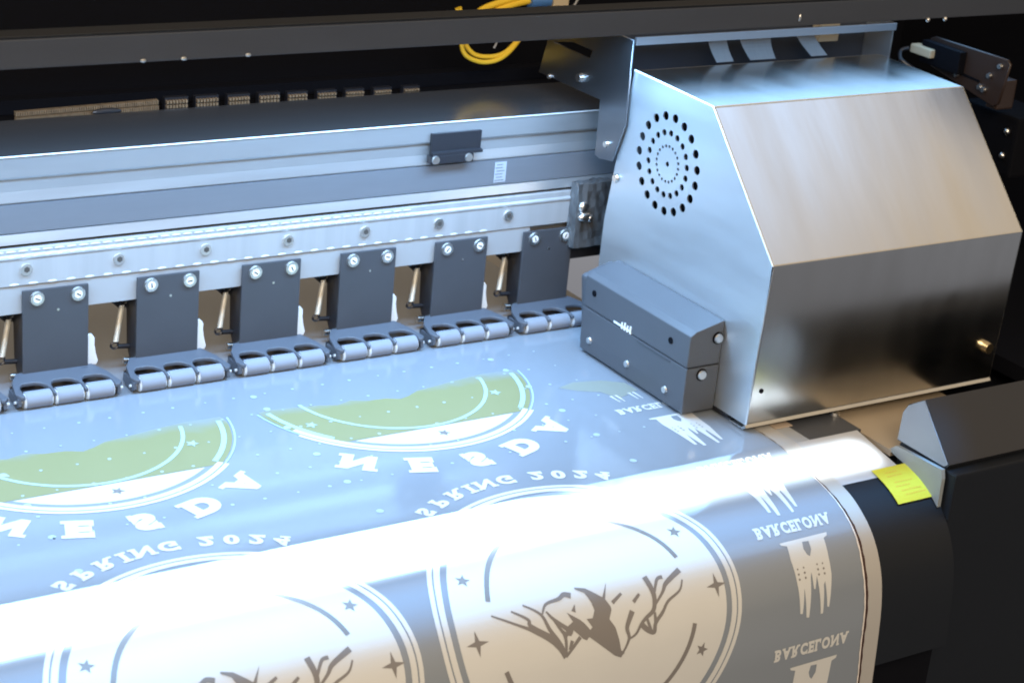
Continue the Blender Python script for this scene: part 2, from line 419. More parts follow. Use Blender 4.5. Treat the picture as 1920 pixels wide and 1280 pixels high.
cs_ = MB().prism([(-.1771, .0530), (-.1599, .0412), (-.1552, .0325), (-.1544, .0060), (-.2135, .0056), (-.2165, .0090)], .1038, .10495, 'X')
cs_.build('lit_cover_side', mat('lamp_lit_cover_side', (.24, .27, .31), .5), body)  # side of the dark cover, its lamp-lit tone put into a paler colour
bs = MB().box(.099, .24, -.1535, -.02, -.0105, -.0045).build('warm_metal_sheet', M_beige, body)

# ------------------------------------------------------------------ interior behind the beam
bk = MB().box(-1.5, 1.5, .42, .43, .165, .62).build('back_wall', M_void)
tag(bk, 'black inside wall of the printer behind the beam', 'wall', kind=None)
# energy chain: nine visible links with cable bundles
ch = empty('cable_chain'); tag(ch, 'black cable chain with brown cable bundles lying behind the beam', 'cable chain')
MB().box(-1.2, .2, .333, .375, .190, .2030).build('chain_floor', M_void, ch)
MB().box(-1.2, .2, .362, .378, .2035, .2165).build('chain_back', M_void, ch)
def ribbed(x0, x1, z0, z1, name):
    b = MB(); n = max(3, int((x1-x0)/.0030))
    for i in range(n):
        xa = x0+(x1-x0)*i/n; xb = xa+(x1-x0)/n*.68
        for k in range(4):
            za = z0+(z1-z0)*k/4; b.box(xa, xb, .3325, .337+.0004*k, za+.0005, za+(z1-z0)/4-.0007, .0004)
    b.build(name, M_chain, ch)
    MB().box(x0-.0008, x1+.0008, .336, .342, z0-.001, z1+.0015).build('link_block', M_blackplastic, ch)
xs = [(-.3897, -.3683), (-.3597, -.3378), (-.3275, -.3062), (-.2958, -.2752), (-.2660, -.2460), (-.2345, -.2150), (-.2040, -.1850), (-.1730, -.1545), (-.1400, -.123)]
for i, (a, b) in enumerate(xs): ribbed(a-.0035, b-.0035, .1990, .2160-.0006*i, 'cable_bundle')
cb = MB(); 
for i in range(62):
    x = -.534+i*.00215; zz = .2050+(x+.534)*.02
    for k in range(3): cb.box(x+.0004*k, x+.0013+.0004*k, .330+.002*k, .336+.002*k, zz-.0045+.0046*k, zz-.0005+.0046*k, .0004)
cb.build('cable_bundle', M_chain, ch)
MB().sph((-.452, .329, .2105), .010, (1.4, .3, .35)).build('cable_tie', M_blackplastic, ch)

# yellow cables
def cable(name, ptss, r, m, label, cat='cable', group=None):
    b = MB()
    for pts in ptss: b.tube(smoothpath(pts, 8), r, 10)
    o = b.build(name, m, None, True); tag(o, label, cat, group); return o
cable('yellow_cable', [[(-.0935, .33, .290), (-.0865, .33, .262), (-.0835, .33, .2485), (-.0755, .33, .240), (-.058, .33, .2345), (-.040, .33, .2365), (-.022, .335, .245), (.0, .345, .262)],
                       [(-.0885, .334, .290), (-.0800, .334, .262), (-.0765, .334, .2505), (-.066, .334, .2415), (-.050, .334, .2385), (-.034, .334, .2405), (-.018, .338, .249), (.004, .348, .266)]], .0023, M_ycable,
      'yellow cable pair hanging in a loop below the lid rail')
cable('yellow_cable', [[(-.040, .38, .268), (-.032, .38, .2755), (-.010, .38, .2820), (.020, .38, .2885), (.05, .385, .290)], [(-.022, .378, .269), (-.014, .378, .2745), (.004, .378, .2795), (.022, .378, .2825), (.034, .38, .2835)]], .0034, M_ycable,
      'pair of bright yellow cables showing above the lid rail')
cn = MB(); cn.cyl((.022, .377, .2812), (.047, .378, .2818), .0062, .0062, 16); o = cn.build('blue_connector', M_blue, None, True)
tag(o, 'blue cable connector beside the yellow cables above the lid rail', 'connector')
o = MB().box(.049, .068, .372, .384, .2715, .296, .001).build('terminal_block', M_tan); tag(o, 'tan terminal block beside the blue connector above the lid rail', 'connector')
cable('pale_wire', [[(-.0430, .332, .275), (-.0425, .332, .256), (-.0455, .332, .2475)]], .0011, M_ribbon, 'thin pale wire hanging inside the loop of yellow cable')
cable('pale_wire', [[(.0735, .372, .274), (.079, .372, .284), (.086, .372, .296)]], .0012, M_ribbon, 'thin pale wire rising behind the tan terminal block')

# ------------------------------------------------------------------ beam
bm_ = empty('guide_beam'); tag(bm_, 'long silver aluminium guide beam of the printer with grooves and bolts', 'beam')
BX0, BX1 = -1.2, .34
MB().prism([(.2222, .2098), (.2222, .1925), (.2232, .1908), (.2260, .1895), (.2260, .1790), (.2240, .1706), (.2240, .1698), (.226, .1690), (.226, .1432), (.2215, .1432), (.2185, .1352), (.226, .1340), (.226, .0735), (.3195, .0735), (.3195, .2098)], BX0, BX1, 'X').build('rail_body', M_alu, bm_)
MB().box(BX0, BX1, .2212, .3205, .2100, .2114, .0005).build('top_cover', M_topgloss, bm_)
MB().tube([(BX0, .2210, .2106), (BX1, .2210, .2106)], .0007, 6).build('front_edge_glint', M_edge_glint, bm_, True)  # pale tube painting the highlight along the beam's top edge
MB().box(BX0, BX1, .2226, .2258, .1440, .1685).build('encoder_strip', M_slot, bm_)
MB().box(BX0, BX1, .2225, .2257, .1325, .1338).build('shadow_gap', M_void, bm_)
fs_ = MB().prism([(.2180, .1310), (.2185, .1322), (.2257, .1322), (.2257, .0985), (.2185, .0985), (.2178, .0990), (.2178, .1215), (.2166, .1230), (.2166, .1245), (.2180, .1262)], BX0, -.0095, 'X'); fs_.build('front_strip', mat('streaked_aluminium', (.42, .43, .44), .45, .35, .5, noise=.16, nscale=6, stretch=(16, 1, .4)), bm_)
MB().box(BX0, -.058, .2190, .2257, .0730, .0978, .0004).build('lower_strip', M_alu_matte, bm_)
# pale bumps added in place of the lamp's glints along the strip
b = MB()
for i in range(60):
    x = -.74+i*.0165
    if x < -.10: b.sph((x, .2178, .0998), .0046, (1, .12, .26))
for i in range(54):
    x = -.735+i*.0105
    if x < -.19:
        b.sph((x, .2178, .1293), .0046, (1, .12, .22)); b.sph((x+.005, .2172, .1255), .0046, (1, .12, .22))
b.build('lamp_glint_row', mat('lamp_glint_beads', (.60, .61, .62), .45, .3), bm_, True)
for x in (-.5648, -.4830, -.4025, -.3220, -.2432, -.1642, -.0861, -.646):
    s = MB().cyl((x, .2180, .1128), (x, .2160, .1128), .0054, .0050).build('screw', M_screw, bm_, True)
    MB().cyl((x+.0003, .2161, .1130), (x+.0003, .2157, .1130), .0028, .0026, 6).build('socket', M_screwdark, s)
# sensor bracket
sb = empty('sensor_bracket'); tag(sb, 'small black sensor bracket with two screws on the front of the beam', 'bracket')
MB().prism([(.2218, .181), (.2140, .181), (.2140, .1835), (.2185, .1840), (.2185, .2010), (.2218, .2010)], -.178, -.124, 'X').build('bracket_plate', M_blackplastic, sb)
MB().box(-.1805, -.134, .2135, .2215, .1730, .1808, .0006).build('foot', M_blackplastic, sb)
for x in (-.1755, -.1395): MB().cyl((x, .2135, .1772), (x, .2118, .1772), .0042, .0036).build('screw', M_screw, sb, True)
lb = empty('ruler_label'); tag(lb, 'small pale label with scale marks on the dark groove of the beam', 'label')
MB().box(-.1035, -.0905, .2219, .2224, .1462, .1665).build('backing', mat('pale_blue_label', (.36, .39, .43), .5), lb)
b = MB()
for k in range(6): b.box(-.1030+(.0015 if k % 2 else 0), -.0925-(.002 if k % 3 else 0), .2216, .2218, .1480+k*.0031, .1488+k*.0031)
b.build('scale_marks', M_slot, lb)
# end block of the beam wrapped in foil tape
eb = empty('beam_end_block'); tag(eb, 'crumpled grey foil wrapped end block at the right end of the beam', 'end block')
bb = bmesh.new(); bmesh.ops.create_cube(bb, size=1); bmesh.ops.subdivide_edges(bb, edges=bb.edges[:], cuts=7, use_grid_fill=True)
for v in bb.verts:
    v.co = Vector((v.co.x*.042+.0060, v.co.y*.014+.211, v.co.z*.066+.109)); 
    v.co += Vector((random.uniform(-1, 1)*.0007, random.uniform(-1, 1)*.0013, random.uniform(-1, 1)*.0010))
me = bpy.data.meshes.new('foil_wrap'); bb.to_mesh(me); bb.free(); link('foil_wrap', me, M_grease, eb)
b = MB(); b.sph((-.0080, .2025, .1180), .0062, (1, .6, 1.1)); b.sph((-.0055, .2010, .1085), .0058, (1.5, .6, .8)); b.sph((-.0010, .2010, .1075), .0042)
b.build('wing_nut', M_screw, eb, True)
MB().box(-.0130, .030, .2155, .2185, .060, .0765, .0008).build('black_base', M_blackplastic, eb)

# ------------------------------------------------------------------ roller clamps
def make_clamp():
    r = empty('roller_clamp')
    p = MB().box(0, .058, .2145, .2172, .0185, .0945, .0006).build('front_plate', M_plate, r)
    for x in (.0125, .0485):
        s = MB().cyl((x, .2146, .0868), (x, .2128, .0868), .0066, .0060).build('screw', M_screw, r, True)
        MB().cyl((x, .2129, .0868), (x, .21255, .0868), .0036, .0034, 20).build('head', M_white, s, True)
        sl = MB().box(-.0022, .0022, -.0002, .0002, -.0005, .0005).build('slot', M_screwdark, s); sl.location = (x, .2124, .0868); sl.rotation_euler = (0, random.uniform(-1.5, 1.5), 0)
    MB().cyl((.031, .2146, .0745), (.031, .2141, .0745), .0011).build('pin', M_screw, r)
    MB().prism([(.2174, .0740), (.2480, .0740), (.2500, .0620), (.2400, .0560), (.2380, .0240), (.2280, .0080), (.2174, .0080)], .0004, .0024, 'X').build('side_flange', M_blackplastic, r)
    MB().prism([(.2174, .0740), (.2400, .0740), (.2380, .0240), (.2280, .0080), (.2174, .0080)], .0556, .0576, 'X').build('side_flange', M_blackplastic, r)
    # tension spring with hooks
    pts = []
    A = Vector((-.0040, .2400, .0600)); B = Vector((-.0120, .2330, .0290)); d = (B-A); u = Vector((1, 0, 0)); w = d.normalized().cross(u).normalized()
    for i in range(17*8):
        t = i/(17*8-1); a = i*2*math.pi/8; pts.append(A+d*t+(u*math.cos(a)+w*math.sin(a))*.0019)
    sp = MB().tube(pts, .00085, 6).build('tension_spring', M_spring, r, True)
    MB().cyl(A, B, .0018).build('core', M_white, sp, True)
    for c in (A+Vector((.0015, 0, .0045)), B+Vector((-.0010, 0, -.0030))):
        pts = [c+Vector((math.cos(k*math.pi/7)*.0034, 0, math.sin(k*math.pi/7)*.0030)) for k in range(14)]
        MB().tube(pts, .0011, 6, close=True).build('hook', M_blackplastic, sp, True)
    MB().prism([(-.0140, .0640), (.0010, .0700), (.0010, .0560), (-.0050, .0560)], .2440, .2460, 'Y', .0004).build('spring_arm', M_blackplastic, r)
    MB().cyl((-.0100, .233, .0245), (.002, .233, .0235), .0022).build('pin', M_blackplastic, r)
    MB().cyl((-.0065, .2280, .0125), (.000, .2270, .0125), .0034, .0026).build('pin', M_screw, r, True)
    # white lever
    lv = [(.0580, .0160), (.0690, .0145), (.0705, .0180), (.0685, .0250), (.0672, .0330), (.0672, .0400), (.0650, .0432), (.0580, .0432)]
    MB().prism(lv, .2235, .2275, 'Y', .0006).build('white_lever', M_white, r)
    # roller carrier
    def arch(x0, x1):
        return [(x0, .1790), (x0, .1935), (x0+.0013, .1975), (x0+.0045, .2002), (x1-.0105, .2002), (x1-.0055, .1985), (x1-.0012, .1935), (x1, .1880), (x1, .1790)]
    out = [(-.0165, .1860), (-.0128, .1782)]
    for a, c in ((-.0100, .0150), (.0172, .0425), (.0447, .0698)): out += arch(a, c)
    out += [(.0725, .1785), (.0765, .1830), (.0710, .2020), (.0620, .2170), (-.0055, .2170), (-.0135, .2040)]
    me = curve_mesh([out], .0036, .0006)
    for v in me.vertices: v.co.z += .0128+max(0, (v.co.y-.186))*.16
    car = link('roller_carrier', me, M_bracket, r)
    for xa in (-.0158, .0718):
        MB().prism([(.1800, .0115), (.2040, .0115), (.2060, .0040), (.1860, .0018), (.1795, .0055)], xa, xa+.0026, 'X').build('cheek', M_bracket, car)
    MB().box(-.0125, .0710, .1950, .2120, .0020, .0100).build('inner_box', M_blackplastic, car)
    MB().cyl((-.0175, .1860, .0068), (.0785, .1860, .0068), .0013).build('axle', M_rollerend, r)
    for a in (-.0094, .0178, .0453):
        ro = MB().cyl((a+.0010, .1864, .0076), (a+.0232, .1864, .0076), .0074, seg=32).build('roller', M_roller, r, True)
        MB().cyl((a-.0008, .1860, .0072), (a+.0010, .1860, .0072), .0058, .0067, 32).build('end_ring', M_rollerend, ro, True)
        MB().cyl((a+.0232, .1860, .0072), (a+.0242, .1860, .0072), .0067, .0060, 32).build('end_ring', M_rollerend, ro, True)
    for x0, x1 in ((.003, .010), (.036, .041), (.051, .057)):
        MB().box(x0, x1, .2120, .2190, .0130, .0186).build('hinge_tab', M_blackplastic, r)
    return r
proto = make_clamp()
names = ['mostly cut off at the left edge', 'first whole one from the left', 'second whole one from the left', 'third whole one from the left', 'third from the right',
         'second from the right', 'partly behind the dark box']
X0S = [-.6690, -.5690, -.4668, -.3672, -.2680, -.1668, -.0670]
for i, x in enumerate(X0S):
    o = proto if i == 0 else copy_tree(proto)
    o.location = (x, 0, 0)
    tag(o, 'charcoal clamp with three pinch rollers, '+names[i], 'roller clamp', 'roller clamps along the beam')
    for k in children(o):
        if k.name.startswith('roller_carrier'): k.rotation_euler = (0, math.radians(random.uniform(-.35, .35)), 0)
        for q in children(k):
            for w in [q]+children(q):
                if w.name.startswith('slot'): w.rotation_euler = (0, random.uniform(-1.5, 1.5), 0)
    if i == 6:
        for k in children(o):
            if k.name.startswith('white_lever'): k.location.x = -.0055

# ------------------------------------------------------------------ film
film = empty('print_film'); tag(film, 'glossy grey transfer film with white mirrored prints running over the platen', 'film')
drape('backing_film', -1.3, .019, -.60, SMAX, .0002, M_filmedge, film, .0004)
edge = lambda s: .0006*math.sin(s*37)+.0004*math.sin(s*91)+.0002
drape('film_sheet', -1.3, 0, -.60, SMAX, .0008, M_film, film, .0004, xe=edge, nx=2)
def strip(name, f0, f1, s0, s1, h, m):
    b = bmesh.new(); ss = [s0+(s1-s0)*k/160 for k in range(161)]; R = []
    for s in ss:
        y, z, n = at(s, h); R.append((b.verts.new((f0(s), y, z)), b.verts.new((f1(s), y, z))))
    for i in range(len(R)-1): b.faces.new((R[i][0], R[i+1][0], R[i+1][1], R[i][1]))
    me = bpy.data.meshes.new(name); b.to_mesh(me); b.free()
    for p in me.polygons: p.use_smooth = True
    return link(name, me, m, film)
wid = lambda s: .0006+.0020*max(0, min(1, (s-.14)/.10))*(1-.4*max(0, min(1, (s-.30)/.1)))
strip('cut_edge', lambda s: edge(s)-.0001, lambda s: edge(s)+wid(s)+.0003*math.sin(s*430), -.02, .47, .0011, M_edge)
strip('edge_highlight', lambda s: edge(s)-.0004-wid(s)*.5+.0002*math.sin(s*520), lambda s: edge(s)-.0002, .16, .47, .0012, M_edge_hi)  # edge highlight painted as a thin pale strip
# vacuum holes showing through
ik = Ink(.0011)
for r_ in range(6):
    y = .1425-r_*.0365
    for c in range(24):
        x = -.7455+c*.0284+(.0008*math.sin(c*3+r_))
        if x < -.012: ik.dot(x, -y, random.uniform(.0010, .0017), 8)
for x in (-.6335, -.388, -.143):
    for y in (.139, .112, .072, .0165, -.038, -.093): ik.dot(x, -y, .0031, 14)
vh = ik.build('vacuum_hole_marks', M_dot, film); vh['kind'] = 'stuff'

def text_arc(ink, txt, cx, cs, r, angs, h, bold, wide, inward=False):
    for c, a in zip(txt, angs):
        if inward:   # bottom text: tops point to the centre, which lies at +s
            ar = math.radians(a); x = cx+r*math.sin(ar); s = cs-r*math.cos(ar)
            ink.letter(c, x, s, -a, h, bold, wide)
        else:
            ar = math.radians(a); ink.letter(c, cx+r*math.sin(ar), cs+r*math.cos(ar), a, h, bold, wide)

M1 = [(-0.0126, -0.0223), (-0.0038, -0.0196), (0.0037, -0.0135), (0.0081, -0.0097), (0.0161, -0.0202), (0.01, -0.0078), (0.0129, -0.0015), (0.0129, 0.0013), (0.0091, 0.0075), (0.0131, 0.0146), (0.0149, 0.0242), (0.0158, 0.0329), (0.0191, 0.0358), (0.0147, 0.0384), (0.0097, 0.0359), (-0.0118, 0.017), (-0.0146, 0.0189), (-0.0176, 0.0172), (-0.0196, 0.0147), (-0.025, 0.0087), (-0.0276, 0.013), (-0.033, 0.0112), (-0.03, 0.0056), (-0.0235, 0.0028), (-0.027, -0.0049), (-0.0169, 0.0028), (-0.0136, 0.0063), (-0.0099, 0.0119), (-0.0074, 0.0103), (-0.0112, 0.0033), (-0.0055, 0.0038), (-0.0022, -0.0018), (-0.0028, -0.0076), (-0.006, -0.0163), (-0.0132, -0.0209)]
T1 = [(-0.0179, -0.0096), (-0.0191, -0.0032), (-0.0224, -0.0053)]
ST = [[(-0.0908, -0.0157), (-0.0717, -0.0046), (-0.0621, 0.0009), (-0.0484, 0.0106), (-0.0401, 0.0186), (-0.0348, 0.0273)], [(-0.0734, -0.0155), (-0.0615, -0.0066), (-0.0601, -0.0007), (-0.0408, 0.0136)], [(-0.0619, -0.0181), (-0.0496, -0.0082), (-0.0453, 0.0044), (-0.0395, 0.0153), (-0.0348, 0.0273)], [(-0.0481, -0.0079), (-0.0423, -0.0146), (-0.0301, -0.0163), (-0.0241, -0.0187), (-0.0185, -0.0165)], [(-0.0443, -0.0093), (-0.04, -0.0027), (-0.031, 0.0061), (-0.0253, 0.01)], [(-0.04, -0.0027), (-0.0347, 0.008), (-0.0307, 0.0123)], [(-0.0348, 0.0273), (-0.0198, 0.0153)], [(-0.0347, 0.0267), (-0.033, 0.0153), (-0.0339, 0.0082)], [(-0.0309, 0.0226), (-0.0274, 0.0165)], [(0.0258, -0.0092), (0.0154, -0.0038)], [(0.0417, -0.0056), (0.0345, -0.0006)], [(0.0147, 0.0384), (0.0241, 0.0261), (0.0238, 0.0169), (0.0313, 0.0058)], [(0.0241, 0.0261), (0.0313, 0.0234), (0.0375, 0.017), (0.0434, 0.0132), (0.0514, 0.0085), (0.0547, -0.0029), (0.0518, -0.0176)], [(0.056, -0.0041), (0.0621, -0.0132), (0.0678, -0.0142)], [(0.0496, 0.0089), (0.0634, -0.0026), (0.0691, -0.0087), (0.0858, -0.0166)], [(0.085, -0.0085), (0.0796, -0.0008), (0.0663, 0.0052), (0.0593, 0.0123), (0.051, 0.0191), (0.0483, 0.0256), (0.0418, 0.0221), (0.0375, 0.017)], [(0.0434, 0.0132), (0.0458, 0.0251)], [(0.0518, 0.0107), (0.051, 0.0191)]]
KK = [(-0.0218, 0.0104), (0.0295, 0.01), (0.0286, 0.0127), (0.0242, 0.0144), (0.0224, 0.0331), (0.0218, 0.0451), (0.0194, 0.0567), (0.0163, 0.0724), (0.0143, 0.0715), (0.0139, 0.0496), (0.0121, 0.0523), (0.0097, 0.0765), (0.0073, 0.0767), (0.0065, 0.0542), (0.0059, 0.0435), (0.0026, 0.0541), (0.0011, 0.0538), (0.001, 0.0396), (-0.0006, 0.0437), (-0.0055, 0.0771), (-0.0083, 0.0765), (-0.009, 0.0511), (-0.0124, 0.0725), (-0.015, 0.0719), (-0.0153, 0.0528), (-0.016, 0.0377), (-0.0169, 0.0255), (-0.0157, 0.0141), (-0.021, 0.0125)]
KW = [(0.0011, 0.0134), (0.0077, 0.0139), (0.0073, 0.021), (0.0037, 0.0265), (0.0013, 0.0245), (-0.0004, 0.0195)]

def clip_poly(pts, smin=None, smax=None):
    for lim, sg in ((smin, 1), (smax, -1)):
        if lim is None: continue
        out = []
        for i in range(len(pts)):
            a = pts[i-1]; b = pts[i]; ia = sg*(a[1]-lim) >= 0; ib = sg*(b[1]-lim) >= 0
            if ia != ib:
                t = (lim-a[1])/(b[1]-a[1]); out.append((a[0]+(b[0]-a[0])*t, lim))
            if ib: out.append(b)
        pts = out
    return pts
circ = lambda cx, cs, r, n=120: [(cx+r*math.sin(i*2*math.pi/n), cs+r*math.cos(i*2*math.pi/n)) for i in range(n)]

def badge_full(cx, cs):
    """a finished badge on the hanging part of the film"""
    a = Ink(.0010); a.poly([circ(cx, cs, .1235)]); a.build('badge_fill', M_ink, film)
    a = Ink(.0011); a.ring(cx, cs, .1288, .1337); a.ring(cx, cs, .1350, .1388); a.build('badge_ring', M_ink, film)
    a = Ink(.00125)
    for a0, a1 in ((-73, 73), (107, 120), (-120, -107)): a.ring(cx, cs, .0905, .0945, a0, a1)
    for a0, a1 in ((120, 162), (-162, -120)): a.ring(cx, cs, .0905, .0945, a0, a1)
    a.build('inner_ring', M_dark_ink, film)
    a = Ink(.0013); a.poly([[(p[0]+cx, p[1]+cs) for p in M1]]); a.poly([[(p[0]+cx, p[1]+cs) for p in T1]])
    for i, s in enumerate(ST): a.stroke(s, .0014 if len(s) > 3 else .0022, .0048 if len(s) > 3 else .0032, cx, cs)
    a.build('mountain_drawing', M_dark_ink, film)
    for x, y in ((-.100, -.049), (.100, -.050), (.0945, .050), (-.0945, .050), (0, .108), (0, -.108)):
        a = Ink(.0013); a.star(cx+x, cs+y, .0062, 5, .42, 10); a.build('printed_star', M_dark_ink, film)
    for x in (-.1085, .1155): a = Ink(.0013); a.star(cx+x, cs+.002, .0098, 4, .28, 0); a.build('printed_star', M_dark_ink, film)
def badge_wet(cx, cs, full):
    """the lower half of a badge that is just leaving the print head"""
    SB = -.0275
    a = Ink(.0010); a.poly([clip_poly(circ(cx, cs, .1235), smin=SB)]); a.build('badge_fill', M_ink, film)
    top = [(-.1315, -.1075), (-.120, -.110), (-.095, -.1065), (-.075, -.1035), (-.060, -.098), (-.045, -.1030), (-.030, -.097), (-.012, -.0955), (0.0, -.0900), (.010, -.0935), (.022, -.1005), (.040, -.1035), (.060, -.1075), (.080, -.1110), (.100, -.1130), (.118, -.1120), (.1300, -.112)]
    lim = [(cx+x, s) for x, s in top]
    arc = []
    for i in range(61):
        an = math.radians(90-180*i/60); x = cx+.1330*math.sin(an); s = cs+.1330*math.cos(an)
        if -.108 < s < SB: arc.append((x, s))
    rt = [p for p in arc if p[0] > cx]; lf = [p for p in arc if p[0] < cx]
    a = Ink(.00105); a.poly([lim+rt+lf]); a.build('yellow_ink_layer', M_yink, film)
    a = Ink(.0012)
    a.ring(cx, cs, .1288, .1337, -64, 46) ; a.ring(cx, cs, .1350, .1388, -60, 46)
    a.build('badge_ring', M_ink, film)
    a = Ink(.00125); a.ring(cx, cs, .0908, .0942, -82, 80); a.ring(cx, cs, .1240, .1285, -81, -48); a.ring(cx, cs, .1240, .1285, 46, 82); a.ring(cx, cs, .1345, .1362, -82, -60); a.ring(cx, cs, .1345, .1362, 46, 84)
    a.star(cx-.100, cs+.054, .0062, 5, .42); a.star(cx+.087, cs+.051, .0062, 5, .42)
    a.build('pale_outline', mat('pale_blue_ink', (.33, .45, .46), .4) if 'pale_blue_ink' not in bpy.data.materials else bpy.data.materials['pale_blue_ink'], film)
    a = Ink(.0013); a.star(cx, cs+.1085, .0062, 5, .42)
    a.build('printed_star', M_dark_ink, film)
    a = Ink(.0012); text_arc(a, 'NESDA', cx, cs, .1640, (-36.0, -17.5, 0, 18.0, 36), .0275, .085, 1.12)
    a.build('lettering', M_ink, film)
for dx in (0, -.295):
    badge_full(-.2695+dx, .2410)
    badge_wet(-.2670+dx, -.1225, True)
    a = Ink(.0012); text_arc(a, 'SPRING', -.2695+dx, .2435, .1600, (-32.5, -24.8, -17.2, -11.6, -6.0, 1.2), .0148, .05, 1.15, True)
    a.build('lettering', M_ink, film); a = Ink(.0012)
    text_arc(a, '2024', -.2695+dx, .2435, .1600, (11.6, 18.4, 25.2, 31.8), .0148, .05, 1.2, True)
    a.build('lettering', M_ink, film)
def small_logo(s_text, s_church, scale=1., part=None):
    a = Ink(.0012); n = 9; x = -.1000
    ws = [glyph(c, .05)[2] for c in 'BARCELONA']; h = .0108; gap = .0015
    tot = sum(w*h*.80 for w in ws)+gap*8; x = -.0575-tot/2
    for c, w in zip('BARCELONA', ws):
        a.letter(c, x+w*h*.40, s_text, 0, h, .05, .80); x += w*h*.80+gap
    a.build('lettering', M_ink, film)
    if s_church is None: return
    a = Ink(.0012)
    pts = [(p[0]-.0575, (p[1]-.0100)*scale+s_church) for p in KK]
    if part: pts = clip_poly(pts, smin=part)
    loops = [pts]
    if not part: loops.append([(p[0]-.0575, (p[1]-.0100)*scale+s_church) for p in KW])
    a.poly(loops); a.build('church_print', M_ink, film)
    if not part:
        a = Ink(.0014)
        for xx in (-.0125, -.0060, .0085, .0145):
            for k in range(3): a.dot(xx-.0575, s_church+.0235+k*.0042+(abs(xx-.001)*.05), .0010 if k else .0008, 8)
        a.build('church_windows', M_dark_ink, film)
small_logo(.0060, .0270, .97)
small_logo(.1280, .1320, .99)
small_logo(.2105, .2225, .98)
small_logo(.3155, .3300, 1.)
a = Ink(.00105)
a.poly([[(-.118, -.060), (-.098, -.066), (-.070, -.060), (-.052, -.048), (-.050, -.030), (-.078, -.020), (-.086, -.038), (-.105, -.048)]]); a.build('yellow_ink_layer', mat('faint_yellow_ink', (.235, .25, .215), .35), film)
a = Ink(.0012)
for x0 in (-.083, -.0775, -.0625, -.0575): a.stroke([(x0, -.027), (x0+.001, -.012)], .0026, .0008)
a.build('church_print', M_ink, film)

# ------------------------------------------------------------------ yellow sticker on the apron
st = empty('yellow_sticker'); tag(st, 'yellow warning sticker with faded orange text on the black apron', 'sticker')
drape('sticker_sheet', .0600, .1010, .1725, .2135, .0012, M_yellow, st, .0004)
a = Ink(.00145)
for (s, x0, x1) in ((.1790, .070, .083), (.1835, .069, .085), (.1915, .071, .091), (.1960, .069, .084), (.2010, .072, .095), (.2055, .074, .096)):
    x = x0
    while x < x1:
        w = random.uniform(.001, .003); a.add([(x, s), (x+w, s), (x+w, s+.0011), (x, s+.0011)], [(0, 1, 2, 3)]); x += w+.0009
a.build('faded_print', M_orange, st)

# ------------------------------------------------------------------ print carriage
cg = empty('print_carriage'); tag(cg, 'brushed stainless steel hood of the print carriage with round vent and dark front box', 'print carriage')
HX0, HX1 = -.013, .293
side = [(.1400, .2725), (.0206, .2707), (-.0862, .1590), (-.0815, .0075), (.162, .0075), (.1605, .1200)]
holes = []
def hole(cy, cz, r, n=14): holes.append([(cy+r*math.cos(i*2*math.pi/n), cz+r*math.sin(i*2*math.pi/n)) for i in range(n)])
FC = (.0745, .2020)
hole(*FC, .0026)
for k in range(20): a_ = k*2*math.pi/20; hole(FC[0]+.0165*math.cos(a_), FC[1]+.0165*math.sin(a_), .0016, 10)
for k in range(18): a_ = (k+.5)*2*math.pi/18; hole(FC[0]+.0290*math.cos(a_), FC[1]+.0290*math.sin(a_), .0031)
for k in range(19): a_ = k*2*math.pi/19; hole(FC[0]+.0440*math.cos(a_), FC[1]+.0440*math.sin(a_), .0042)
me = curve_mesh([side]+holes, .0012)
for v in me.vertices: v.co = Vector((HX0+.0006+v.co.z, v.co.x, v.co.y))
sp_ = link('side_panel', me, M_steel_side, cg)
MB().box(HX0+.02, HX0+.022, .02, .135, .145, .255).build('vent_backing', M_void, cg)
MB().box(HX0+.0155, HX0+.0175, .028, .036, .206, .212).build('vent_label', M_white, cg)
MB().box(HX0+.0155, HX0+.0175, .028, .036, .2015, .2050).build('vent_label', mat('red_mark', (.5, .03, .03), .5), cg)
hp = [(.1400, .2725), (.0206, .2707), (-.0862, .1590), (-.0815, .0075)]
# shell: folded sheet with thin wall
t_ = .0014
inner = [(.1400, .2711), (.0212, .2693), (-.0847, .1585), (-.0801, .0075)]
hs = MB().prism(hp+inner[::-1], HX0+.0014, HX1, 'X', .0012); hs.build('hood_shell', M_steel, cg)
MB().prism(inner[:1]+inner[1:]+[(.162, .0075), (.1605, .1200)], HX1-.0016, HX1-.0003, 'X').build('side_panel', M_steel_side, cg)
MB().prism([(-.0815, .0075), (-.0835, .0050), (-.0790, .0022), (-.0600, .0022), (-.0600, .0040), (-.078, .0040)], HX0, HX1, 'X').build('bottom_lip', M_steel, cg)
MB().box(HX0, HX1, -.058, .16, .0045, .0070).build('carriage_base', M_blackplastic, cg)
for (x, z, r) in ((-.0005, .0390, .0022), ): MB().cyl((x, -.0822, z), (x, -.0832, z), r).build('hole_rim', M_void, cg)
kn = MB(); kn.cyl((.277, -.0825, .0425), (.277, -.0885, .0425), .0058, .0052); kn.build('brass_knob', mat('brass', (.75, .60, .36), .3, 1), cg, True)
# pale tubes painting the highlights on the hood's left edge and top fold
MB().tube([(HX0+.0007, .1400, .2728), (HX0+.0007, .0206, .2710), (HX0+.0007, -.0865, .1590), (HX0+.0007, -.0818, .0080)], .0010, 8).build('fold_highlight', M_edge_glint, cg, True)
MB().tube([(HX0+.002, .0207, .2706), (HX0+.12, .0207, .2706), (HX1-.002, .0207, .2706)], lambda t: .0011-.0005*t, 8).build('fold_highlight', M_edge_glint, cg, True)
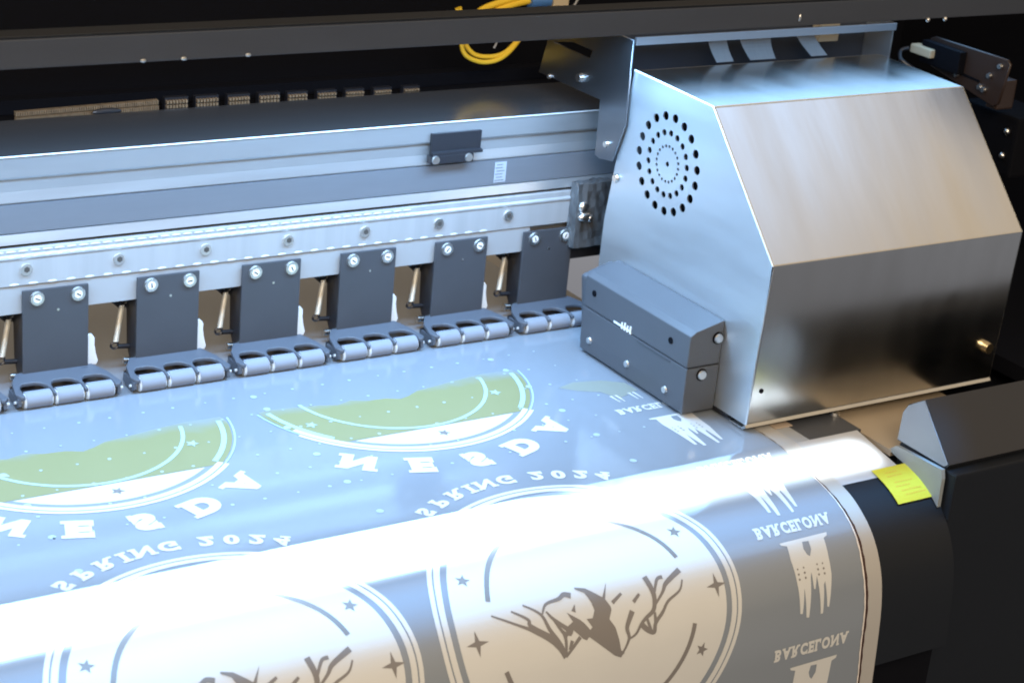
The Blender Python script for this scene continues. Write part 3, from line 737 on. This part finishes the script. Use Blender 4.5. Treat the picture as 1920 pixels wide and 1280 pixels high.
# rear frame with ribbon cables
MB().box(HX0+.004, .318, .1475, .1505, .2940, .3015, .0005).build('rear_flange', mat('dull_steel', (.42, .43, .45), .4, .6), cg)
MB().box(HX0+.004, .318, .1900, .1920, .2400, .3010).build('rear_plate', M_rail, cg)
MB().box(.3165, .318, .1506, .1899, .2400, .3010).build('rear_side_plate', M_steel_side, cg)
for (xa, xb, xc, xd) in ((.0806, .1041, .0877, .1085), (.1180, .1330, .1290, .1400), (.1330, .1598, .1350, .1608), (.187, .2111, .2066, .2276)):
    b = bmesh.new()
    top = [(xa, .1560, .3000), (xb, .1560, .3000)]; bot = [(xc, .1515, .2700), (xd, .1515, .2700)]
    rows = []
    for k in range(9):
        t = k/8; bow = .004*math.sin(t*math.pi)
        rows.append([b.verts.new((top[j][0]*(1-t)+bot[j][0]*t, .1560*(1-t)+.1450*t+bow, .3000*(1-t)+.2735*t)) for j in range(2)])
    for k in range(8): b.faces.new((rows[k][0], rows[k][1], rows[k+1][1], rows[k+1][0]))
    bmesh.ops.solidify(b, geom=b.faces[:], thickness=.0006)
    me = bpy.data.meshes.new('ribbon_cable'); b.to_mesh(me); b.free(); link('ribbon_cable', me, M_ribbon, cg)
MB().box(.236, .262, .170, .182, .280, .2985, .001).build('connector_block', M_tan, cg)
# side bracket plate reaching back over the beam
zp = [(.2794, .2692), (.2903, .2325), (.1829, .2334), (.1816, .1794), (.1741, .1779), (.1524, .1813), (.1391, .2207), (.1412, .3010), (.2500, .3010)]
zh = [(.2716, .2679), (.2373, .2758), (.2035, .2758), (.2064, .2673)]
me = curve_mesh([zp, zh], .0016, .0003)
for v in me.vertices: v.co = Vector((-.0165+v.co.z, v.co.x, v.co.y))
br = link('bracket_plate', me, mat('grey_steel_plate', (.30, .31, .33), .33, 1, noise=.1, nscale=12, rvar=.06), cg)
MB().cyl((-.0172, .2170, .2460), (-.0215, .2170, .2460), .0048, .0040).build('screw', M_screw, br, True)
MB().cyl((-.0172, .2700, .2335), (-.0200, .2700, .2335), .0024, .0020).build('screw', M_screw, br, True)
MB().cyl((-.0172, .1640, .1952), (-.0200, .1640, .1952), .0036, .0030).build('screw', M_screw, br, True)
MB().cyl((-.0137, .1480, .1660), (-.0160, .1480, .1660), .0042, .0034).build('screw', M_screw, cg, True)
# dark front box on the side of the hood
fb = empty('front_box'); fb.parent = cg
BX, BXE = -.050, -.0135
fbp = MB().prism([(BX, .0490), (BX, .0790), (BX+.006, .0830), (BXE, .0905), (BXE, .0490)], -.036, .1285, 'Y', .0012)
up = fbp.build('upper_shell', M_box, fb)
fb.name = 'front_box'
MB().prism([(BX+.001, .0045), (BX, .0200), (BX, .0480), (BXE, .0480), (BXE, .0045)], -.0365, .1285, 'Y', .0012).build('lower_shell', M_box, fb)
MB().prism([(BX+.002, .047), (BX+.002, .0500), (BXE, .0500), (BXE, .047)], -.035, .1275, 'Y').build('seam_gap', M_void, fb)
MB().prism([(BX+.004, .0460), (BX, .0770), (BXE-.004, .0870), (BXE, .0850), (BXE, .006), (BX+.008, .006)], .1287, .1380, 'Y', .003).build('rounded_end', M_box, fb)
for y, z in ((.1126, .0661), (-.0088, .0656)): MB().cyl((BX+.0004, y, z), (BX-.0008, y, z), .0030).build('dark_hole', M_void, fb)
for y, z in ((.1125, .0181), (.0508, .0186), (-.0089, .0174)): MB().cyl((BX+.0002, y, z), (BX-.0016, y, z), .0036, .0030).build('screw', M_screw, fb, True)
for x, z in ((-.0195, .0745), (-.0330, .0410)): 
    MB().cyl((x, -.0360, z), (x, -.0376, z), .0056).build('screw_recess', M_void, fb)
    MB().cyl((x, -.0377, z), (x, -.0392, z), .0046, .0040).build('screw', M_screw, fb, True)
b = MB(); b.box(BX-.0003, BX+.001, .052, .078, .0500, .0520)
for k in range(4): b.box(BX-.0005, BX+.001, .050+k*.0045, .0522+k*.0045, .0485, .0560-.0012*(k % 2))
b.build('white_print', M_white, fb)
MB().box(BX-.0006, BX+.001, -.012, .040, .0455, .0470).build('latch_step', M_plate, fb)

# ------------------------------------------------------------------ odds and ends
o = MB().box(-.012, .018, -.030, -.012, .0013, .0020).build('tape_patch', M_tape); tag(o, 'small beige tape patch on the film beside the dark front box', 'tape')
o = MB().box(.020, .040, -.0860, -.0740, -.0005, .0004).build('tape_patch', M_tape); tag(o, 'small beige tape patch under the front edge of the steel hood', 'tape')
rb = empty('amber_bracket'); tag(rb, 'smoked brown plastic bracket plate with screws behind the steel hood', 'bracket')
lp = smoothpath([(.1391, .2861, 0), (.1324, .2895, 0), (.0317, .2905, 0), (.027, .2868, 0), (.0331, .2458, 0), (.0393, .2413, 0), (.0523, .2433, 0), (.1365, .2598, 0)], 1, True)
me = curve_mesh([[(p.x, p.y) for p in lp]], .003, .0008)
for v in me.vertices: v.co = Vector((.361+v.co.z, v.co.x, v.co.y))
link('plate', me, M_amber, rb)
MB().box(.362, .385, .036, .052, .238, .268, .002).build('flange', M_amber, rb)
MB().box(.350, .3595, .085, .140, .262, .285, .001).build('black_clip', M_void, rb)
for y, z in ((.0381, .2824), (.0930, .2600), (.050, .270), (.060, .2560), (.054, .2545)): MB().cyl((.3590, y, z), (.3560, y, z), .0030, .0024).build('screw', M_screw, rb, True)
MB().prism([(.098, .2615), (.062, .2600), (.062, .2620), (.098, .2640)], .3585, .3594, 'X').build('slot', M_void, rb)
o = MB().box(.3440, .3570, .120, .150, .2700, .2790, .0015).build('wire_plug', M_tan); tag(o, 'pale wire plug behind the right end of the steel hood', 'plug')
cable('black_wire', [[(.343, .15, .274), (.337, .155, .270), (.335, .15, .262), (.345, .14, .254)]], .0022, M_blackplastic, 'black wire curling down from the pale plug')
sblk = empty('black_side_block'); tag(sblk, 'black block with bolts on the dark side wall right of the hood', 'block')
MB().box(.38, .44, .02, .10, .17, .232, .003).build('block_body', M_void, sblk)
for y, z in ((.0531, .2268-.01), (.0537, .1916)): MB().sph((.378, y-.022, z), .0035).build('bolt', M_screw, sblk, True)
